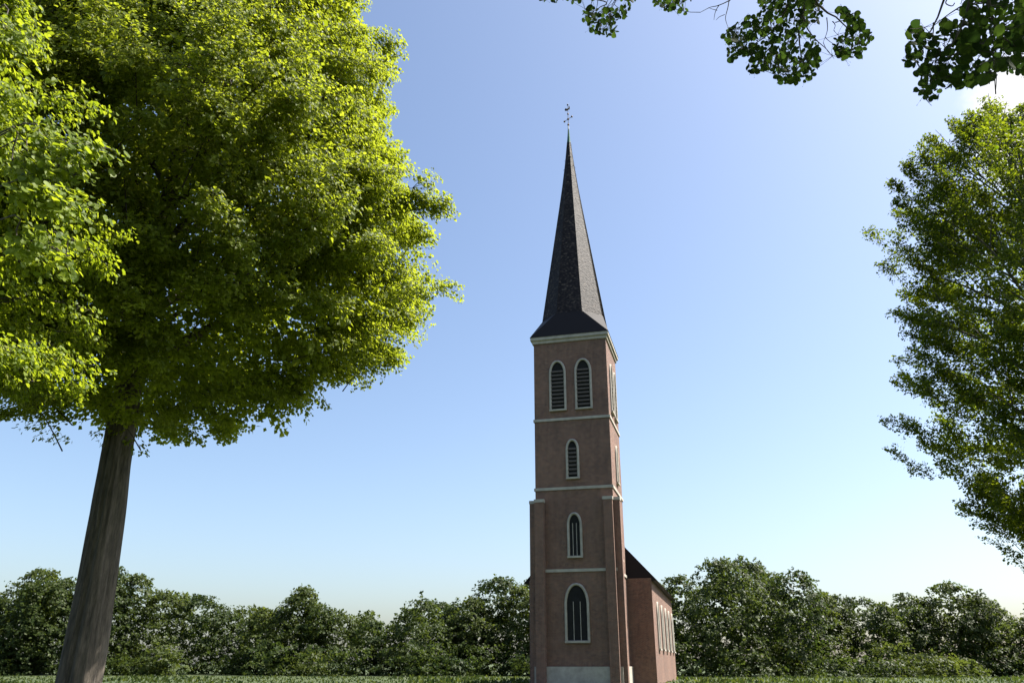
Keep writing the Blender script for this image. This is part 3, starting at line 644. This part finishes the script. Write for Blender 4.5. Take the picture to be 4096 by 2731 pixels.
# ---- the lime overhead: boughs reach down into the top of the picture
axD = (6.5, -1.5)
D = Tree('lime_tree', (*axD, 0), 'dark overhanging lime boughs with big heart-shaped leaves along the top edge', LIME_GROUP, M['bark'], M['twig'])
envD = lambda z_: np.interp(z_, [6.5, 8, 10, 13, 17, 20, 22], [3, 7, 10, 11, 9.5, 6, 1])
D.trunk(20.5, .42)
c4 = lambda x, y: (2150 + x / 3.36, y / 3.36)
c5 = lambda x, y: (2800 + x / 3.136, y / 3.136)
c6 = lambda x, y: (3500 + x / 3.646, y / 3.646)
def bough(pts, Y0, Y1, r0, r1, start=None, name='branch'):
    pp = [at(*q, Y0 + (Y1 - Y0) * k / max(len(pts) - 1, 1)) for k, q in enumerate(pts)]
    if start is not None: pp = [np.array(start), (np.array(start) + pp[0]) / 2 + [0, 0, .5]] + pp
    return D.branch(pp, r0, r1, name, seed=int(pts[0][0]) % 97)
s_ = lambda z_: D.trunk_at(z_)[0]
D.branch([s_(7.5), (3.5, 2.5, 9.6), (1.5, 5.2, 9.7), at(2500, -120, 7.6)], .14, .05, seed=1)
D.branch([s_(7), (6.0, 2.2, 8.8), at(3240, -160, 6.4)], .14, .06, seed=2)
D.branch([s_(6), (5.5, 1.2, 7.2), at(3960, -260, 4.4)], .12, .06, seed=3)
tgt1, tgt2, tgt3 = at(2500, -120, 7.6), at(3240, -160, 6.4), at(3960, -260, 4.4)
bough([c4(700, -60), c4(940, 60), c4(860, 130), c4(820, 180)], 7.6, 7.6, .011, .004, tgt1)
bough([c4(1040, -20), c4(1060, 40), c4(1000, 150), c4(945, 340)], 7.7, 7.6, .009, .003, tgt1)
bough([c4(300, -60), c4(200, -10), c4(60, 20)], 7.8, 7.7, .010, .003, tgt1)
bough([c4(1800, -90), c4(1800, 20), c4(1780, 110)], 7.4, 7.4, .010, .003, tgt1)
bough([c5(420, -60), c5(360, 10), c5(240, 70), c5(160, 90), c5(55, 160)], 7.0, 7.0, .009, .0025, tgt2)
bough([c5(240, 70), c5(215, 130), c5(205, 190), c5(205, 260)], 7.0, 7.0, .005, .002)
bough([c5(365, 0), c5(340, 90), c5(300, 190), c5(300, 250), c5(320, 316)], 7.0, 7.0, .006, .002)
bough([c5(215, 135), c5(180, 165), c5(137, 190)], 7.0, 7.0, .004, .002)
bough([c5(310, 185), c5(260, 190), c5(233, 207)], 7.0, 7.0, .004, .002)
bough([c5(1180, -120), c5(1120, 0), c5(1060, 130), c5(990, 280), c5(900, 400), c5(760, 490), c5(560, 580)], 6.6, 7.4, .020, .004, tgt2)
bough([c5(1390, -120), c5(1340, 0), c5(1290, 140), c5(1220, 340), c5(1225, 500), c5(1240, 640), c5(1270, 750)], 6.6, 7.2, .024, .004, tgt2)
bough([c5(1290, 200), c5(1330, 340), c5(1420, 460), c5(1530, 550), c5(1600, 645)], 6.9, 7.2, .010, .002)
bough([c5(1225, 505), c5(1150, 620), c5(1100, 720), c5(1020, 900)], 7.1, 7.2, .008, .003)
bough([c5(1350, -120), c5(1410, 0), c5(1480, 110), c5(1600, 230), c5(1700, 290), c5(1860, 450), c5(1930, 600)], 6.5, 7.0, .021, .004, tgt2)
bough([c5(1590, 225), c5(1580, 360), c5(1500, 485)], 6.8, 6.8, .006, .002)
bough([c5(1660, 275), c5(1640, 370), c5(1570, 460)], 6.8, 6.8, .006, .002)
bough([c5(1700, 285), c5(1780, 270), c5(1860, 250)], 6.9, 6.9, .006, .002)
bough([c5(900, 400), c5(910, 560), c5(800, 690), c5(680, 850)], 7.2, 7.3, .010, .003)
bough([c6(1060, -180), c6(990, 0), c6(940, 150), c6(850, 330), c6(700, 430), c6(560, 500)], 4.9, 5.2, .013, .003, tgt3)
bough([c6(855, 330), c6(885, 460), c6(895, 580)], 5.05, 5.1, .006, .002)
bough([c6(1250, 100), c6(1130, 170), c6(1000, 250), c6(900, 320)], 5.0, 5.2, .006, .002)
bough([c6(1080, -40), c6(1075, 60), c6(1200, 120), c6(1270, 95)], 5.0, 5.0, .005, .004)
bough([c6(1430, -180), c6(1380, 0), c6(1330, 180), c6(1260, 420), c6(1150, 650), c6(1030, 840), c6(900, 1100), c6(800, 1350)], 4.7, 5.1, .017, .003, tgt3)
bough([c6(1600, -180), c6(1620, 0), c6(1640, 150), c6(1680, 350), c6(1750, 560), c6(1900, 690), c6(2050, 800), c6(2120, 980)], 4.6, 4.9, .018, .003, tgt3)
bough([c6(1030, 850), c6(1250, 740), c6(1510, 620), c6(1640, 700), c6(1760, 820)], 5.0, 4.9, .006, .003)
bough([c6(1750, 600), c6(1700, 850), c6(1650, 1000), c6(1640, 1180), c6(1610, 1385)], 4.85, 4.9, .007, .0015)
# leaves: scattered within the outlines of the boughs, depth from the bough they hang on
clusters = [
 ([c4(*q) for q in ((-10, -80), (10, 10), (90, 20), (110, 50), (160, 10), (210, 30), (240, 80), (290, -5), (340, 10), (410, 10), (480, 70), (520, 15), (590, 60), (630, 5), (700, 30), (740, 40), (790, -10), (1000, -5), (980, 50), (930, 30), (900, -80))], None, 7.7, 17, .8, .068),
 ([c4(*q) for q in ((1100, -60), (1130, 50), (1180, 60), (1300, 30), (1390, -10), (1390, -60))], None, 7.7, 17, .8, .06),
 ([c4(*q) for q in ((720, 90), (760, 110), (920, 100), (1000, 110), (1090, 120), (1140, 90), (1200, 60), (1290, 50), (1250, 130), (1210, 200), (1140, 260), (1090, 280), (1040, 310), (1070, 380), (1070, 480), (1000, 500), (870, 490), (780, 480), (750, 410), (690, 410), (660, 320), (610, 290), (600, 190), (650, 150))], None, 7.6, 13.5, .9, .058),
 ([c4(*q) for q in ((1540, -60), (1550, 30), (1570, 120), (1660, 90), (1700, 170), (1780, 140), (1860, 90), (1930, 170), (1960, 190), (2040, 180), (2050, 120), (1960, 90), (2020, 40), (2080, -5), (2080, -60))], None, 7.4, 13.5, .8, .06),
 ([c5(*q) for q in ((700, -90), (730, 150), (640, 200), (510, 280), (370, 340), (280, 460), (340, 570), (350, 760), (440, 760), (480, 700), (590, 700), (630, 760), (570, 850), (590, 940), (700, 910), (780, 890), (900, 890), (1010, 1060), (1060, 1070), (1150, 1040), (1310, 1060), (1410, 1000), (1470, 870), (1510, 760), (1480, 620), (1490, 480), (1400, 430), (1290, 400), (1430, 290), (1500, 280), (1540, 180), (1540, -90))],
  [c5(*q) for q in ((1200, 480), (1330, 420), (1370, 540), (1350, 640), (1320, 730), (1200, 720), (1110, 700), (1120, 620), (1190, 560))], 7.0, 12.8, 1.0, .056),
 ([c5(*q) for q in ((1670, 190), (1730, 110), (1860, 125), (2000, 170), (2040, 290), (2120, 400), (2180, 460), (2100, 560), (2070, 640), (1990, 730), (1930, 750), (1830, 740), (1710, 700), (1660, 570), (1690, 470), (1820, 450), (1840, 380), (1830, 290), (1760, 200))],
  None, 6.9, 13, .7, .056),
 ([c6(*q) for q in ((1210, -90), (1270, 60), (1240, 260), (1250, 330), (1000, 340), (930, 400), (870, 480), (760, 430), (660, 470), (640, 230), (590, 250), (560, 380), (500, 420), (510, 480), (440, 520), (440, 660), (470, 760), (400, 850), (400, 950), (460, 1010), (540, 1000), (600, 980), (690, 870), (700, 1000), (570, 1090), (640, 1150), (650, 1260), (590, 1310), (630, 1390), (740, 1420), (760, 1500), (840, 1480), (930, 1450), (990, 1350), (1000, 1280), (1250, 1270), (1340, 1240), (1480, 1270), (1640, 1180), (1750, 1190), (1820, 1060), (1980, 1090), (2230, 1080), (2330, 600), (2330, -90))],
  [c6(*q) for q in ((960, 620), (1060, 590), (1080, 700), (1020, 800), (960, 820), (900, 740))], 4.95, 18, .75, .060),
]
PD, AD, ND, SD, bough_nodes = [], [], [], [], np.concatenate(D.nodes[1:])
for (poly, hole, Yd, sp, thick, size) in clusters:
    poly = np.array(poly); lo, hi = poly.min(0), poly.max(0); pts = []
    for _ in range(9000):
        q = lo + rng.random(2) * (hi - lo)
        if len(pts) and (np.hypot(*(np.array(pts) - q).T) < sp * rng.uniform(.75, 1.3)).any(): continue
        pts.append(q)
    q = np.array(pts); ok = inside(q[:, 0], q[:, 1], poly)
    if hole is not None: ok &= ~inside(q[:, 0], q[:, 1], np.array(hole)) | (rng.random(len(q)) < .18)
    q = q[ok]
    for (x, y) in q:
        p = at(x, y, Yd + rng.normal(0, .3) * thick); sz_ = size * 1.1 * np.exp(rng.normal(-.06, .27)); sz_ = min(sz_, .095)
        v = unit(EYE - p); nn = unit(-v * 1.1 + np.array([0, 0, .25]) + rng.normal(0, .36, 3))
        ax_ = np.array([0, 0, -1.]) * .8 + rng.normal(0, .65, 3); ax_[1] -= .2
        s1, a1, n1_ = frames(ax_[None], nn[None]); p = p - a1[0] * sz_ * .45
        PD.append(p); AD.append(ax_); ND.append(nn); SD.append(sz_)
PD, AD, ND, SD = map(np.array, (PD, AD, ND, SD)); TD = rng.random(len(PD))
nd = bough_nodes                                 # twigs: group leaves, then run a fine twig from the nearest bough
seeds = PD[rng.choice(len(PD), len(PD) // 6, False)]
grp = ((PD[:, None] - seeds[None]) ** 2).sum(-1).argmin(1)
for k in range(len(seeds)):
    mem = PD[grp == k] - unit(AD[grp == k]) * .02
    if not len(mem): continue
    c = mem.mean(0); q = nd[((nd - c) ** 2).sum(1).argmin()]
    if .03 < np.linalg.norm(c - q) < .55: D.tw.add(bez(q, (c + q) / 2 + rng.normal(0, .04, 3), c, 5), np.linspace(.0045, .0022, 5), 4)
    for p in mem:
        if np.linalg.norm(p - c) < .5: D.tw.add(bez(c, (c + p) / 2 + rng.normal(0, .02, 3), p, 4), np.linspace(.0022, .0011, 4), 3)
ordD, keepD = split_nearest(PD, SD)
# the closed crown above and behind the camera that keeps these boughs in shade
D.limbs(envD, 16, 6.5, 17, .75, .3, 4, .13, 101)
CD = sample_env(4600, axD, envD, 7, 22, 111, 2.0, .6, lambda p: ((p[:, 2] - 1.6 > 1.03 * p[:, 1] + 1.6) & (p[:, 2] > 7.5)).astype(float), -.8)
P, al, nm, sz, ti = spray_leaves(CD, axD, 24, .9, .5, .115, 112, .5, .9)
px, py, dp = project(P); ok = (P[:, 2] - 1.6 > 1.012 * P[:, 1] + .25)
D.part('foliage', leaves_mesh('foliage', [('heart', PD[keepD], AD[keepD], ND[keepD], SD[keepD], TD[keepD], 0), ('kite', P[ok], al[ok], nm[ok], sz[ok], ti[ok], 0)], [M['leaf_shaded']], False), None, 'stuff')
# little round fruits on stalks
bm_pts = PD[rng.choice(len(PD), 90, False)]
fv, ff, k = [], [], 0
oc = np.array([(1, 0, 0), (-1, 0, 0), (0, 1, 0), (0, -1, 0), (0, 0, 1), (0, 0, -1)], float)
of = np.array([(0, 2, 4), (2, 1, 4), (1, 3, 4), (3, 0, 4), (2, 0, 5), (1, 2, 5), (3, 1, 5), (0, 3, 5)])
for p in bm_pts:
    c = p
    for q in range(3):
        e = c + rng.normal(0, .022, 3) - [0, 0, .045]; D.tw.add(bez(c, (c + e) / 2, e, 3), .0008, 3); fv.append(e + oc * .0042); ff.append(of + k); k += 6
D.part('fruits', mesh_np('fruits', np.concatenate(fv), [np.concatenate(ff)], tint=np.full(len(ff) * 8, .5)), M['leaf_shaded'], 'stuff')
D.finish_twigs()
leaf_parts(D.root, ordD, PD, AD, ND, SD, M['leaf_shaded'], 'D')

# ------------------------------------------------------------------ far wood behind the church
r_ = np.random.default_rng(5); sets = []
x = -112.0
while x < 112:
    h_ = 11.5 + 2.5 * math.sin(x * .06) + 1.5 * math.sin(x * .19 + 1) + r_.uniform(-2.2, 2.2); rw = h_ * r_.uniform(.30, .45); yc = 128 + r_.normal(0, 5); n_ = int(40 * rw * h_ / 12)
    a_ = r_.uniform(0, 2 * np.pi, n_); c_ = r_.random(n_) ** .8; st = np.sqrt(np.clip(1 - c_ ** 2.6, 0, 1)); q = r_.random(n_) ** .2
    lob = 1 + .16 * np.sin(a_ * 3 + c_ * 7 + r_.uniform(0, 6)) + .10 * np.sin(a_ * 7 - c_ * 11)
    Cw = np.stack([x + np.cos(a_) * st * rw * q * lob, yc + np.sin(a_) * st * rw * q * lob, h_ * c_ * (.9 + .1 * lob)], -1)
    P, al, nm, sz, ti = spray_leaves(Cw, (x, yc), 26, 1.4, .75, .36, int(x * 7) + 900, .3, .8, 0, .35)
    tt = r_.random(); sets.append(('kite', P, al, nm, sz, (ti * .5 + tt * .45), 0)); x += rw * r_.uniform(.3, .7)
for k in range(70):                             # undergrowth at the wood's edge
    xb, yb, hb = r_.uniform(-110, 110), r_.uniform(112, 126), r_.uniform(2, 4.5)
    Cw = np.stack([xb + r_.normal(0, 1.8, 40), yb + r_.normal(0, 1, 40), hb * r_.random(40)], -1)
    P, al, nm, sz, ti = spray_leaves(Cw, (xb, yb), 20, 1.2, .7, .36, 3000 + k, .3, .8, 0, .35); sets.append(('kite', P, al, nm, sz, ti * .35 + r_.random() * .6, 0))
fw = link('far_wood', leaves_mesh('far_wood', sets, [M['leaf_far']]), None)
tag(fw, 'low line of dark green trees along the horizon behind the church', 'trees', None, 'stuff')

# ------------------------------------------------------------------ rough grass round the church
r_ = np.random.default_rng(77); n_ = 16000
yy = r_.uniform(48, 112, n_); xx = r_.uniform(-.72, .72, n_) * yy
P = np.stack([xx, yy, np.full(n_, -.03) + .25 * np.sin(xx * .021) * np.cos(yy * .017) * np.clip(np.hypot(xx, yy) / 60 - .6, 0, 1)], -1)
hgt = r_.uniform(.10, .26, n_) * (1 + .8 * (vnoise(P * .25, 78) > .35))
gr = link('grass', leaves_mesh('grass', [('kite', P, np.array([0, 0, 1.]) + r_.normal(0, .35, (n_, 3)), r_.normal(0, 1, (n_, 3)), hgt, r_.random(n_), 0)], [M['leaf_far']]), None)
tag(gr, 'rough green grass on the ground round the church', 'grass', None, 'stuff')
